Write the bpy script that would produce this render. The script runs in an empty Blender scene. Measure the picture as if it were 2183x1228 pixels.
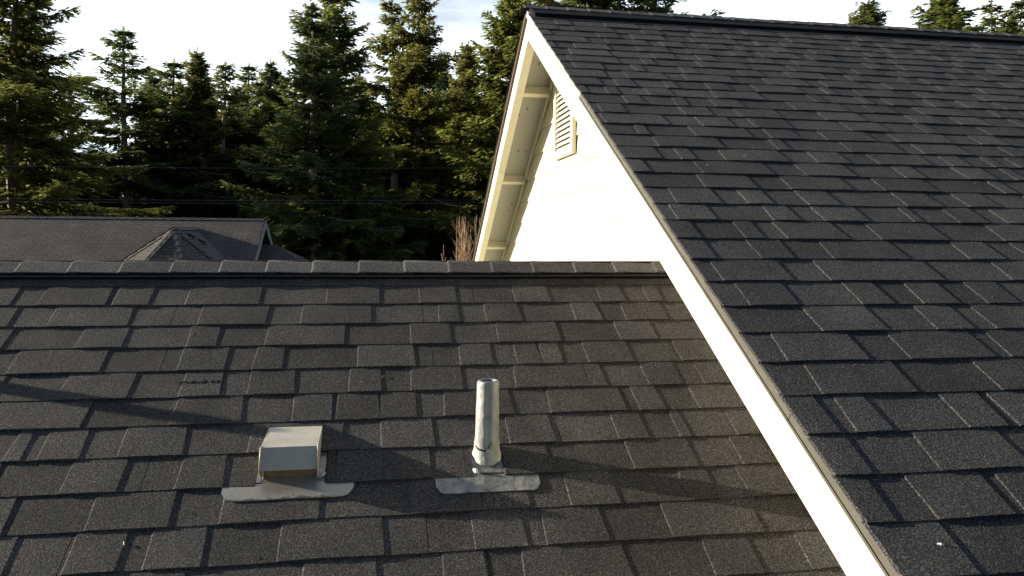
import bpy, math, random
import numpy as np
from mathutils import Vector, Matrix, noise

# ------------------------------------------------------------------ camera, sky, sun, exposure
sc = bpy.context.scene
COL = sc.collection
SUN = Vector((-1.0, 0.262, 0.264)).normalized()          # towards the sun: low, from the left and a little behind the roofs
SUN_EL = math.asin(SUN.z)
SUN_AZ = math.atan2(SUN.x, SUN.y)                        # clockwise from +Y

CR = Vector((0.98566213, -0.16851436, 0.00854851))
CU = Vector((0.00346232, 0.07085244, 0.9974808))
CF = Vector((0.16869552, 0.98314945, -0.07042002))
FPX = 1654.12
cam = bpy.data.cameras.new('camera')
cam_o = bpy.data.objects.new('camera', cam)
COL.objects.link(cam_o)
cam.sensor_width = 36.0
cam.lens = FPX / 2183.0 * 36.0
cam.clip_start = 0.05
cam.clip_end = 3000.0
cam_o.matrix_world = Matrix(((CR.x, CU.x, -CF.x, 0), (CR.y, CU.y, -CF.y, 0), (CR.z, CU.z, -CF.z, 0), (0, 0, 0, 1)))
sc.camera = cam_o

world = bpy.data.worlds.new('World')
sc.world = world
world.use_nodes = True
wn, wl = world.node_tree.nodes, world.node_tree.links
wn.clear()
w_out = wn.new('ShaderNodeOutputWorld')
w_bg = wn.new('ShaderNodeBackground')
w_sky = wn.new('ShaderNodeTexSky')
w_sky.sky_type = 'NISHITA'
w_sky.sun_disc = False
w_sky.sun_elevation = SUN_EL
w_sky.sun_rotation = SUN_AZ
w_sky.air_density = 0.65
w_sky.dust_density = 0.5
w_sky.ozone_density = 1.0
w_tc = wn.new('ShaderNodeTexCoord')
w_map = wn.new('ShaderNodeMapping')
w_map.inputs['Scale'].default_value = (1.3, 1.3, 6.5)
w_map.inputs['Rotation'].default_value = (0.08, 0.05, 0.3)
w_no = wn.new('ShaderNodeTexNoise')
w_no.inputs['Scale'].default_value = 1.9
w_no.inputs['Detail'].default_value = 6.0
w_no.inputs['Roughness'].default_value = 0.55
w_ra = wn.new('ShaderNodeMapRange')
w_ra.inputs['From Min'].default_value = 0.34
w_ra.inputs['From Max'].default_value = 0.56
w_ra.inputs['To Min'].default_value = 0.38
w_mix = wn.new('ShaderNodeMix')
w_mix.data_type = 'RGBA'
w_mix.inputs['B'].default_value = (14.0, 15.4, 16.2, 1)
wl.new(w_tc.outputs['Generated'], w_map.inputs['Vector'])
wl.new(w_map.outputs['Vector'], w_no.inputs['Vector'])
wl.new(w_no.outputs['Fac'], w_ra.inputs['Value'])
w_sep = wn.new('ShaderNodeSeparateXYZ')
wl.new(w_tc.outputs['Generated'], w_sep.inputs['Vector'])
w_side = wn.new('ShaderNodeMapRange')                    # the cloud bank lies ahead; overhead and behind the sky is clear
w_side.inputs['From Min'].default_value = 0.15
w_side.inputs['From Max'].default_value = 0.75
wl.new(w_sep.outputs['Y'], w_side.inputs['Value'])
w_mul = wn.new('ShaderNodeMath')
w_mul.operation = 'MULTIPLY'
wl.new(w_ra.outputs['Result'], w_mul.inputs[0])
wl.new(w_side.outputs['Result'], w_mul.inputs[1])
wl.new(w_mul.outputs[0], w_mix.inputs['Factor'])
wl.new(w_sky.outputs['Color'], w_mix.inputs['A'])
wl.new(w_mix.outputs['Result'], w_bg.inputs['Color'])
w_bg.inputs['Strength'].default_value = 0.05
wl.new(w_bg.outputs['Background'], w_out.inputs['Surface'])

sun = bpy.data.lights.new('sun', 'SUN')
sun.energy = 5.0
sun.angle = math.radians(0.5)
sun.color = (1.0, 0.89, 0.71)
sun_o = bpy.data.objects.new('sun', sun)
COL.objects.link(sun_o)
sun_o.rotation_euler = (-SUN).to_track_quat('-Z', 'Y').to_euler()
sun_o.location = (-20, 5, 20)

sc.view_settings.view_transform = 'Standard'
sc.view_settings.look = 'None'
sc.view_settings.exposure = 1.25
sc.view_settings.gamma = 1.0

# ------------------------------------------------------------------ helpers
GROUND = -4.4
E_ = 0.143                                               # exposure of one shingle course
rng = random.Random(7)


class MB:
    """Collects vertices and faces; build() links them as ONE mesh object."""
    def __init__(self):
        self.v, self.f, self.t, self.uv = [], [], [], []

    def add(self, pts, faces, tone=0.0):
        o = len(self.v)
        self.v += [tuple(p) for p in pts]
        self.t += [tone] * len(pts)
        self.f += [tuple(i + o for i in f) for f in faces]

    def hexa(self, p, tone=0.0):
        self.add(p, [(0, 3, 2, 1), (4, 5, 6, 7), (0, 1, 5, 4), (1, 2, 6, 5), (2, 3, 7, 6), (3, 0, 4, 7)], tone)

    def box(self, x0, x1, y0, y1, z0, z1):
        self.hexa([(x0, y0, z0), (x1, y0, z0), (x1, y1, z0), (x0, y1, z0), (x0, y0, z1), (x1, y0, z1), (x1, y1, z1), (x0, y1, z1)])

    def prism(self, poly, d):
        """extrude a polygon (list of 3-D points) by vector d"""
        n = len(poly)
        d = Vector(d)
        a = [Vector(p) for p in poly]
        b = [p + d for p in a]
        self.add(a + b, [tuple(range(n))[::-1], tuple(range(n, 2 * n))] + [(i, (i + 1) % n, n + (i + 1) % n, n + i) for i in range(n)])

    def tube(self, path, radii, seg=8, cap=True):
        path = [Vector(p) for p in path]
        rings = []
        prev = None
        for i, p in enumerate(path):
            d = (path[min(i + 1, len(path) - 1)] - path[max(i - 1, 0)]).normalized()
            ref = Vector((0, 0, 1)) if abs(d.z) < 0.9 else Vector((1, 0, 0))
            a = d.cross(ref).normalized() if prev is None else (prev - d * prev.dot(d)).normalized()
            prev = a
            b = d.cross(a)
            r = radii[i] if hasattr(radii, '__len__') else radii
            rings.append([p + (a * math.cos(2 * math.pi * k / seg) + b * math.sin(2 * math.pi * k / seg)) * r for k in range(seg)])
        o = len(self.v)
        for r in rings:
            self.v += [tuple(p) for p in r]
            self.t += [0.0] * seg
        for i in range(len(rings) - 1):
            for k in range(seg):
                self.f.append((o + i * seg + k, o + i * seg + (k + 1) % seg, o + (i + 1) * seg + (k + 1) % seg, o + (i + 1) * seg + k))
        if cap:
            self.f.append(tuple(o + k for k in range(seg))[::-1])
            self.f.append(tuple(o + (len(rings) - 1) * seg + k for k in range(seg)))

    def build(self, name, mat, parent=None, base=(0, 0, 0), smooth=False, bevel=0.0):
        me = bpy.data.meshes.new(name)
        b = np.array(base, dtype=float)
        me.from_pydata((np.array(self.v) - b).tolist(), [], self.f)
        at = me.attributes.new('tone', 'FLOAT', 'POINT')
        at.data.foreach_set('value', self.t)
        me.materials.append(mat)
        if smooth:
            me.polygons.foreach_set('use_smooth', [True] * len(me.polygons))
        me.update()
        o = bpy.data.objects.new(name, me)
        COL.objects.link(o)
        if parent is not None:
            o.parent = parent
        else:
            o.location = base
        if bevel:
            m = o.modifiers.new('bevel', 'BEVEL')
            m.width = bevel
            m.segments = 2
            m.limit_method = 'ANGLE'
        return o


def tag(o, label, cat, group=None, kind=None):
    o['label'] = label
    if cat:
        o['category'] = cat
    if group:
        o['group'] = group
    if kind:
        o['kind'] = kind
    return o


def empty(name, loc, label, cat, group=None):
    o = bpy.data.objects.new(name, None)
    COL.objects.link(o)
    o.location = loc
    o.empty_display_size = 0.2
    return tag(o, label, cat, group)


def children_of(o):
    return [c for c in bpy.data.objects if c.parent is o]


def copy_tree(o, parent=None):
    c = o.copy()
    COL.objects.link(c)
    c.parent = parent
    for ch in children_of(o):
        copy_tree(ch, c)
    return c


def at(px, py, Y):
    """the point at distance Y in front that the photograph shows at pixel px, py"""
    d = CF + CR * ((px - 1091.5) / FPX) - CU * ((py - 614) / FPX)
    return d * (Y / d.y)


# ------------------------------------------------------------------ materials
def mat(name):
    m = bpy.data.materials.new(name)
    m.use_nodes = True
    nt = m.node_tree
    return m, nt.nodes, nt.links, nt.nodes['Principled BSDF']


def node(n, t, **kw):
    x = n.new(t)
    for k, v in kw.items():
        if k in x.inputs:
            x.inputs[k].default_value = v
        else:
            setattr(x, k, v)
    return x


def ramp(n, pts):
    r = n.new('ShaderNodeValToRGB')
    el = r.color_ramp.elements
    while len(el) < len(pts):
        el.new(0.5)
    for e, (p, c) in zip(el, pts):
        e.position = p
        e.color = (*c, 1) if len(c) == 3 else c
    return r


def mixc(n, l, a, b, fac, mode='MIX'):
    m = n.new('ShaderNodeMix')
    m.data_type = 'RGBA'
    m.blend_type = mode
    for s, v in (('A', a), ('B', b)):
        if hasattr(v, 'links'):
            l.new(v, m.inputs[s])
        else:
            m.inputs[s].default_value = (*v, 1)
    if hasattr(fac, 'links'):
        l.new(fac, m.inputs['Factor'])
    else:
        m.inputs['Factor'].default_value = fac
    return m.outputs['Result']


def shingle_mat(name, dark, mid, light, scale=230.0, bump=1.0, dist=0.004):
    m, n, l, b = mat(name)
    tc = n.new('ShaderNodeTexCoord')
    g = node(n, 'ShaderNodeTexNoise', Scale=scale, Detail=3.0, Roughness=0.7)
    l.new(tc.outputs['Object'], g.inputs['Vector'])
    r = ramp(n, [(0.30, dark), (0.50, mid), (0.63, light), (0.76, tuple(min(1, 2.3 * c) for c in light))])
    l.new(g.outputs['Fac'], r.inputs['Fac'])
    h = node(n, 'ShaderNodeTexNoise', Scale=scale * 0.55, Detail=1.0)
    l.new(tc.outputs['Object'], h.inputs['Vector'])
    hr = ramp(n, [(0.36, (0.84, 0.96, 1.08)), (0.5, (1, 1, 1)), (0.64, (1.12, 0.99, 0.85))])
    l.new(h.outputs['Fac'], hr.inputs['Fac'])
    c = mixc(n, l, r.outputs['Color'], hr.outputs['Color'], 0.75, 'MULTIPLY')
    big = node(n, 'ShaderNodeTexNoise', Scale=5.0, Detail=4.0)
    l.new(tc.outputs['Object'], big.inputs['Vector'])
    br = ramp(n, [(0.3, (0.80, 0.80, 0.82)), (0.7, (1.22, 1.20, 1.16))])
    l.new(big.outputs['Fac'], br.inputs['Fac'])
    c = mixc(n, l, c, br.outputs['Color'], 1.0, 'MULTIPLY')
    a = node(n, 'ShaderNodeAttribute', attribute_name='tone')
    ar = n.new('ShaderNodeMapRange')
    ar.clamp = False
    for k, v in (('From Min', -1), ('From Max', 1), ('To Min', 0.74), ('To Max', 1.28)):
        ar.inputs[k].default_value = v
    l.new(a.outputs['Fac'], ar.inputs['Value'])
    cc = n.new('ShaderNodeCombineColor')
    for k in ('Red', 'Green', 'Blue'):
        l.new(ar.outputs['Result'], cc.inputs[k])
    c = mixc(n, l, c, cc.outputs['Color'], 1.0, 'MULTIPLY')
    l.new(c, b.inputs['Base Color'])
    b.inputs['Roughness'].default_value = 0.9
    b.inputs['Specular IOR Level'].default_value = 0.12
    bp = node(n, 'ShaderNodeBump', Strength=bump, Distance=dist)
    l.new(g.outputs['Fac'], bp.inputs['Height'])
    l.new(bp.outputs['Normal'], b.inputs['Normal'])
    return m


def plain_mat(name, col, rough=0.6, metal=0.0, var=0.12, scale=14.0, bump=0.0, bscale=60.0, spec=0.4):
    m, n, l, b = mat(name)
    tc = n.new('ShaderNodeTexCoord')
    g = node(n, 'ShaderNodeTexNoise', Scale=scale, Detail=5.0, Roughness=0.6)
    l.new(tc.outputs['Object'], g.inputs['Vector'])
    r = ramp(n, [(0.3, tuple(c * (1 - var) for c in col)), (0.7, tuple(min(1, c * (1 + var)) for c in col))])
    l.new(g.outputs['Fac'], r.inputs['Fac'])
    l.new(r.outputs['Color'], b.inputs['Base Color'])
    b.inputs['Roughness'].default_value = rough
    b.inputs['Metallic'].default_value = metal
    b.inputs['Specular IOR Level'].default_value = spec
    if bump:
        g2 = node(n, 'ShaderNodeTexNoise', Scale=bscale, Detail=4.0)
        l.new(tc.outputs['Object'], g2.inputs['Vector'])
        bp = node(n, 'ShaderNodeBump', Strength=bump, Distance=0.004)
        l.new(g2.outputs['Fac'], bp.inputs['Height'])
        l.new(bp.outputs['Normal'], b.inputs['Normal'])
    return m


M_SH = shingle_mat('charcoal_shingle', (0.017, 0.017, 0.020), (0.056, 0.056, 0.058), (0.142, 0.138, 0.134), 200.0, 1.0, 0.012)
M_CAP = shingle_mat('charcoal_cap_shingle', (0.026, 0.026, 0.029), (0.085, 0.086, 0.090), (0.19, 0.19, 0.195), 200.0, 1.0, 0.010)  # lighter, bluer copy of the slope shingles: sky reflection painted into the colour
M_PAINT = plain_mat('cream_paint', (0.65, 0.62, 0.49), 0.55, var=0.03, scale=5, bump=0.08, bscale=90)
M_SIDING = plain_mat('cream_siding', (0.62, 0.585, 0.455), 0.6, var=0.03, scale=4, bump=0.10, bscale=45)
M_DRIP = plain_mat('taupe_drip_metal', (0.085, 0.080, 0.066), 0.5, 0.0, var=0.15, scale=20)
M_DRIP2 = plain_mat('pale_drip_metal', (0.42, 0.42, 0.42), 0.45, 0.0, var=0.08, scale=20)
M_BROWN = plain_mat('brown_drip_metal', (0.085, 0.058, 0.034), 0.6, 0.0, var=0.25, scale=12)
M_BLACK = plain_mat('black_vent_plastic', (0.008, 0.008, 0.009), 0.85, var=0.2, scale=30, spec=0.08)
M_LIP = plain_mat('highlit_vent_lip', (0.07, 0.066, 0.062), 0.6, var=0.2, scale=30)  # paler than the vent body: the lip's highlight is put into the colour
M_DARK = plain_mat('dark_void', (0.02, 0.018, 0.016), 0.9)
M_GALV = plain_mat('galvanised_steel', (0.43, 0.405, 0.34), 0.5, 0.25, var=0.18, scale=9, bump=0.05, bscale=120)
M_LEADR = plain_mat('lead_rim', (0.20, 0.21, 0.22), 0.6, 0.3, var=0.3, scale=40)
M_WOOD = plain_mat('weathered_twig', (0.24, 0.13, 0.06), 0.8, var=0.3, scale=60)
M_NEEDLE = plain_mat('dry_needle', (0.42, 0.26, 0.10), 0.8, var=0.3, scale=60)
M_WHITE = plain_mat('white_fleck', (0.75, 0.75, 0.74), 0.8, var=0.1, scale=80)
M_WIRE = plain_mat('weathered_cable', (0.16, 0.16, 0.17), 0.5, 0.2)


def soffit_mat():
    m, n, l, b = mat('cream_soffit_panel')
    tc = n.new('ShaderNodeTexCoord')
    mp = n.new('ShaderNodeMapping')
    mp.inputs['Scale'].default_value = (1.0, 0.45, 0.45)
    l.new(tc.outputs['Object'], mp.inputs['Vector'])
    v = node(n, 'ShaderNodeTexVoronoi', Scale=13.0, feature='F1')
    l.new(mp.outputs['Vector'], v.inputs['Vector'])
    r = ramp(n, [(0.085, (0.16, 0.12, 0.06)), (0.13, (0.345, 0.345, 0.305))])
    l.new(v.outputs['Distance'], r.inputs['Fac'])
    l.new(r.outputs['Color'], b.inputs['Base Color'])
    b.inputs['Roughness'].default_value = 0.7
    return m


def lead_mat(name='weathered_lead', f=1.0):
    m, n, l, b = mat(name)
    tc = n.new('ShaderNodeTexCoord')
    mp = n.new('ShaderNodeMapping')
    mp.inputs['Scale'].default_value = (1, 1, 0.35)
    l.new(tc.outputs['Object'], mp.inputs['Vector'])
    g = node(n, 'ShaderNodeTexNoise', Scale=26.0, Detail=6.0, Roughness=0.65)
    l.new(mp.outputs['Vector'], g.inputs['Vector'])
    r = ramp(n, [(p_, tuple(f * q_ for q_ in c_)) for p_, c_ in [(0.30, (0.16, 0.175, 0.19)), (0.46, (0.30, 0.31, 0.31)), (0.60, (0.43, 0.42, 0.38)), (0.72, (0.66, 0.65, 0.60))]])
    l.new(g.outputs['Fac'], r.inputs['Fac'])
    l.new(r.outputs['Color'], b.inputs['Base Color'])
    b.inputs['Metallic'].default_value = 0.25
    b.inputs['Roughness'].default_value = 0.55
    g2 = node(n, 'ShaderNodeTexNoise', Scale=34.0, Detail=3.0)
    l.new(tc.outputs['Object'], g2.inputs['Vector'])
    bp = node(n, 'ShaderNodeBump', Strength=0.55, Distance=0.008)
    l.new(g2.outputs['Fac'], bp.inputs['Height'])
    l.new(bp.outputs['Normal'], b.inputs['Normal'])
    return m


def flange_mat():
    """galvanised flange with a tide mark of dirt along its lower edge"""
    m, n, l, b = mat('stained_galvanised_flange')
    tc = n.new('ShaderNodeTexCoord')
    sx = n.new('ShaderNodeSeparateXYZ')
    l.new(tc.outputs['Object'], sx.inputs['Vector'])
    g = node(n, 'ShaderNodeTexNoise', Scale=16.0, Detail=5.0)
    l.new(tc.outputs['Object'], g.inputs['Vector'])
    ad = node(n, 'ShaderNodeMath', operation='MULTIPLY_ADD')
    l.new(g.outputs['Fac'], ad.inputs[0])
    ad.inputs[1].default_value = 0.032
    l.new(sx.outputs['Z'], ad.inputs[2])
    mr = n.new('ShaderNodeMapRange')
    mr.inputs['From Min'].default_value = -0.006
    mr.inputs['From Max'].default_value = -0.002
    l.new(ad.outputs[0], mr.inputs['Value'])
    r = mixc(n, l, (0.10, 0.085, 0.068), (0.33, 0.31, 0.27), mr.outputs['Result'])
    sp = node(n, 'ShaderNodeTexNoise', Scale=150.0, Detail=2.0)
    l.new(tc.outputs['Object'], sp.inputs['Vector'])
    sr = ramp(n, [(0.60, (1, 1, 1)), (0.68, (0.45, 0.36, 0.26))])
    l.new(sp.outputs['Fac'], sr.inputs['Fac'])
    c = mixc(n, l, r, sr.outputs['Color'], 0.7, 'MULTIPLY')
    l.new(c, b.inputs['Base Color'])
    b.inputs['Metallic'].default_value = 0.45
    b.inputs['Roughness'].default_value = 0.42
    return m


def neighbour_mat(name, c0, c1):
    m, n, l, b = mat(name)
    uv = node(n, 'ShaderNodeUVMap')
    bk = n.new('ShaderNodeTexBrick')
    bk.inputs['Color1'].default_value = (*c0, 1)
    bk.inputs['Color2'].default_value = (*c1, 1)
    bk.inputs['Mortar'].default_value = (0.022, 0.020, 0.019, 1)
    bk.inputs['Scale'].default_value = 1.0
    bk.inputs['Mortar Size'].default_value = 0.011
    bk.inputs['Brick Width'].default_value = 0.32
    bk.inputs['Row Height'].default_value = 0.143
    bk.offset = 0.37
    l.new(uv.outputs['UV'], bk.inputs['Vector'])
    tc = n.new('ShaderNodeTexCoord')
    g = node(n, 'ShaderNodeTexNoise', Scale=1.4, Detail=5.0)
    l.new(tc.outputs['Object'], g.inputs['Vector'])
    r = ramp(n, [(0.3, (0.78, 0.78, 0.78)), (0.7, (1.2, 1.2, 1.2))])
    l.new(g.outputs['Fac'], r.inputs['Fac'])
    c = mixc(n, l, bk.outputs['Color'], r.outputs['Color'], 1.0, 'MULTIPLY')
    l.new(c, b.inputs['Base Color'])
    b.inputs['Roughness'].default_value = 0.9
    b.inputs['Specular IOR Level'].default_value = 0.2
    bp = node(n, 'ShaderNodeBump', Strength=0.7, Distance=0.02)
    g3 = node(n, 'ShaderNodeTexNoise', Scale=70.0, Detail=2.0)
    l.new(tc.outputs['Object'], g3.inputs['Vector'])
    sm = node(n, 'ShaderNodeMath', operation='SUBTRACT')
    l.new(g3.outputs['Fac'], sm.inputs[0])
    l.new(bk.outputs['Fac'], sm.inputs[1])
    l.new(sm.outputs[0], bp.inputs['Height'])
    l.new(bp.outputs['Normal'], b.inputs['Normal'])
    return m


def foliage_mat(name, a, c, tr=0.3):
    m, n, l, b = mat(name)
    n.remove(b)
    out = n['Material Output']
    oi = n.new('ShaderNodeObjectInfo')
    tc = n.new('ShaderNodeTexCoord')
    g = node(n, 'ShaderNodeTexNoise', Scale=0.9, Detail=4.0)
    l.new(tc.outputs['Object'], g.inputs['Vector'])
    r = ramp(n, [(0.3, a), (0.7, c)])
    l.new(g.outputs['Fac'], r.inputs['Fac'])
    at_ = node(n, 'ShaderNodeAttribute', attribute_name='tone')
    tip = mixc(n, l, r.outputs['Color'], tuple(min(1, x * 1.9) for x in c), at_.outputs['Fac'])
    hr = ramp(n, [(0.0, (0.92, 0.98, 1.06)), (0.5, (1, 1, 1)), (1.0, (1.18, 1.06, 0.82))])
    l.new(oi.outputs['Random'], hr.inputs['Fac'])
    col = mixc(n, l, tip, hr.outputs['Color'], 1.0, 'MULTIPLY')
    d = n.new('ShaderNodeBsdfDiffuse')
    t = n.new('ShaderNodeBsdfTranslucent')
    l.new(col, d.inputs['Color'])
    l.new(col, t.inputs['Color'])
    mx = n.new('ShaderNodeMixShader')
    mx.inputs['Fac'].default_value = tr
    l.new(d.outputs[0], mx.inputs[1])
    l.new(t.outputs[0], mx.inputs[2])
    l.new(mx.outputs[0], out.inputs['Surface'])
    return m


M_SOFFIT = soffit_mat()
M_LEAD = lead_mat()
M_FLASH = lead_mat('shadowed_lead_sheet', 0.62)  # same lead darkened: the box vent's shadow is put into its colour
M_FLANGE = flange_mat()
M_NSH = neighbour_mat('brown_grey_shingle', (0.094, 0.085, 0.083), (0.074, 0.067, 0.066))
M_NCAP = plain_mat('brown_grey_cap', (0.066, 0.061, 0.059), 0.9, var=0.3, scale=8)
M_NWALL = plain_mat('shaded_siding', (0.30, 0.27, 0.23), 0.8)
M_NTRIM = plain_mat('white_trim', (0.42, 0.41, 0.39), 0.5, var=0.04)
M_BARK = plain_mat('grey_brown_bark', (0.13, 0.10, 0.075), 0.9, var=0.4, scale=3.0, bump=0.5, bscale=10)
M_BARKP = plain_mat('pale_bark', (0.30, 0.26, 0.20), 0.9, var=0.35, scale=3.0, bump=0.5, bscale=10)
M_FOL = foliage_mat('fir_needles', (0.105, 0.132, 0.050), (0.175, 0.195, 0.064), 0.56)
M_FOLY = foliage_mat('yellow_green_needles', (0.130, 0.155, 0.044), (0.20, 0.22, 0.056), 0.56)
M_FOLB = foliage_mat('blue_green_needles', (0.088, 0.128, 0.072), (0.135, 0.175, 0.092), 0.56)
M_SHRUB = plain_mat('tan_bare_stem', (0.30, 0.20, 0.115), 0.8, var=0.35, scale=12)

# ------------------------------------------------------------------ ground
gm = MB()
gm.add([(-600, -300, GROUND), (600, -300, GROUND), (600, 900, GROUND), (-600, 900, GROUND)], [(0, 1, 2, 3)])
M_GRASS = plain_mat('winter_grass', (0.050, 0.062, 0.022), 0.95, var=0.5, scale=0.6)
tag(gm.build('ground', M_GRASS), 'dark winter grass between the houses and the firs', None, None, 'structure')

# ------------------------------------------------------------------ roof planes
PN = 0.4970029605013654
YN, ZN = 3.424077122802132, -0.2349294701111798          # the near roof: line of its first course edge
YM, ZM = 5.39210014066787, 1.4826236935531718            # the tall roof: the same
CP, SP = math.cos(PN), math.sin(PN)
RN = 1.2                                                 # ridge lies this many courses above the first edge
RM = 2.05
YRN, ZRN = YN + RN * E_ * CP, ZN + RN * E_ * SP
YRM, ZRM = YM + RM * E_ * CP, ZM + RM * E_ * SP
PB = math.atan(0.603)                                    # back pitch of the tall roof
CB, SB = math.cos(PB), math.sin(PB)


def near(x, k, h=0.0):                                   # k in courses, h off the roof surface
    s = k * E_
    return Vector((x, YN - s * CP - h * SP, ZN - s * SP + h * CP))


def tall(x, k, h=0.0):
    s = k * E_
    return Vector((x, YM - s * CP - h * SP, ZM - s * SP + h * CP))


def near_back(x, k, h=0.0):
    s = (k + RN) * E_
    return Vector((x, YRN + s * CP + h * SP, ZRN - s * SP + h * CP))


def tall_back(x, k, h=0.0):
    s = (k + RM) * E_
    return Vector((x, YRM + s * CB + h * SB, ZRM - s * SB + h * CB))


NEAR_ROWS = {
    1: [(-1.521, -1.421), (-1.323, -1.074), (-1.046, -0.915), (-0.771, -0.488), (-0.217, -0.0), (0.172, 0.326), (0.586, 0.741), (0.969, 1.083), (1.189, 1.253)],
    2: [(-1.497, -1.379), (-1.239, -0.956), (-0.697, -0.447), (-0.309, -0.031), (0.244, 0.328), (0.442, 0.592), (0.823, 0.94), (1.046, 1.229)],
    3: [(-1.487, -1.349), (-1.1, -0.942), (-0.712, -0.61), (-0.429, -0.136), (0.126, 0.282), (0.472, 0.726), (0.981, 1.138)],
    4: [(-1.276, -0.979), (-0.716, -0.557), (-0.458, -0.354), (-0.078, 0.134), (0.307, 0.431), (0.529, 0.625), (0.628, 0.707), (0.812, 0.993), (1.199, 1.571)],
    5: [(-1.454, -1.272), (-1.074, -0.852), (-0.682, -0.549), (-0.455, -0.298), (-0.108, 0.006), (0.115, 0.302), (0.501, 0.778), (0.781, 0.848), (1.016, 1.146), (1.24, 1.527)],
    6: [(-1.272, -0.957), (-0.68, -0.459), (-0.291, -0.163), (-0.147, 0.0), (0.003, 0.128), (0.224, 0.471), (0.606, 0.885), (0.938, 1.035), (1.168, 1.557)],
    7: [(-1.132, -1.084), (-1.034, -0.917), (-0.805, -0.616), (-0.416, -0.125), (0.008, 0.182), (0.436, 0.595), (0.819, 0.928), (1.044, 1.084), (1.256, 1.487)],
    8: [(-1.196, -1.135), (-0.927, -0.774), (-0.607, -0.472), (-0.381, -0.138), (-0.135, 0.009), (0.011, 0.161), (0.296, 0.39), (0.395, 0.556), (0.836, 1.057), (1.222, 1.335)],
    9: [(-1.138, -1.033), (-0.816, -0.598), (-0.455, -0.18), (0.097, 0.307), (0.313, 0.456), (0.589, 0.747), (0.972, 1.08), (1.189, 1.516)],
    10: [(-1.047, -0.98), (-0.83, -0.702), (-0.63, -0.484), (-0.28, 0.012), (0.274, 0.426), (0.486, 0.675), (0.876, 1.167)],
    11: [(-1.054, -0.916), (-0.739, -0.523), (-0.213, -0.006), (0.177, 0.296), (0.4, 0.711), (0.956, 1.105), (1.259, 1.491)],
}
TALL_ROWS = {
    21: [(1.099, 1.252), (1.483, 1.594), (1.699, 1.885), (2.08, 2.119), (2.281, 2.409), (2.499, 2.675)],
    22: [(1.023, 1.139), (1.309, 1.379), (1.474, 1.717), (1.852, 2.129), (2.373, 2.557)],
    23: [(1.009, 1.138), (1.308, 1.428), (1.58, 1.874), (2.119, 2.267)],
    24: [(1.111, 1.354), (1.493, 1.917), (2.184, 2.361)],
    25: [(1.143, 1.303), (1.527, 1.64), (1.745, 1.875), (1.982, 2.097)],
    26: [(1.313, 1.529), (1.699, 1.826), (1.908, 2.004), (2.007, 2.139)],
    27: [(1.134, 1.383), (1.517, 1.794), (1.849, 2.018)],
    28: [(1.166, 1.443), (1.708, 1.959)],
    29: [(0.961, 1.137), (1.183, 1.282), (1.503, 1.615)],
    30: [(0.954, 1.142), (1.325, 1.571)],
    31: [(0.94, 1.117), (1.223, 1.416), (1.45, 1.586)],
    32: [(1.0, 1.22)],
}


def random_row(r, x0, x1):
    out, x = [], x0 + r.uniform(-0.2, 0.1)
    while x < x1:
        w = r.choice((0.06, 0.11, 0.15, 0.16, 0.2, 0.26, 0.3)) * r.uniform(0.85, 1.15)
        g = r.choice((0.09, 0.13, 0.16, 0.2, 0.27)) * r.uniform(0.85, 1.2)
        out.append((x, x + w))
        x += w + g
    return out


def fill_row(traced, r, x0, x1):
    """traced tabs where the photograph shows them, the same kind of tabs beyond"""
    lo, hi = min(a for a, _ in traced), max(b for _, b in traced)
    out = [t for t in random_row(r, x0, lo - 0.42) if t[1] < lo - 0.06] + list(traced)
    return out + random_row(r, hi + 0.22, x1)


def cut(iv, holes):
    res = [iv]
    for h0, h1 in holes:
        nx = []
        for a, b in res:
            if h1 <= a or h0 >= b:
                nx.append((a, b))
            else:
                if h0 - a > 0.01:
                    nx.append((a, h0))
                if b - h1 > 0.01:
                    nx.append((h1, b))
        res = nx
    return res


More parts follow.
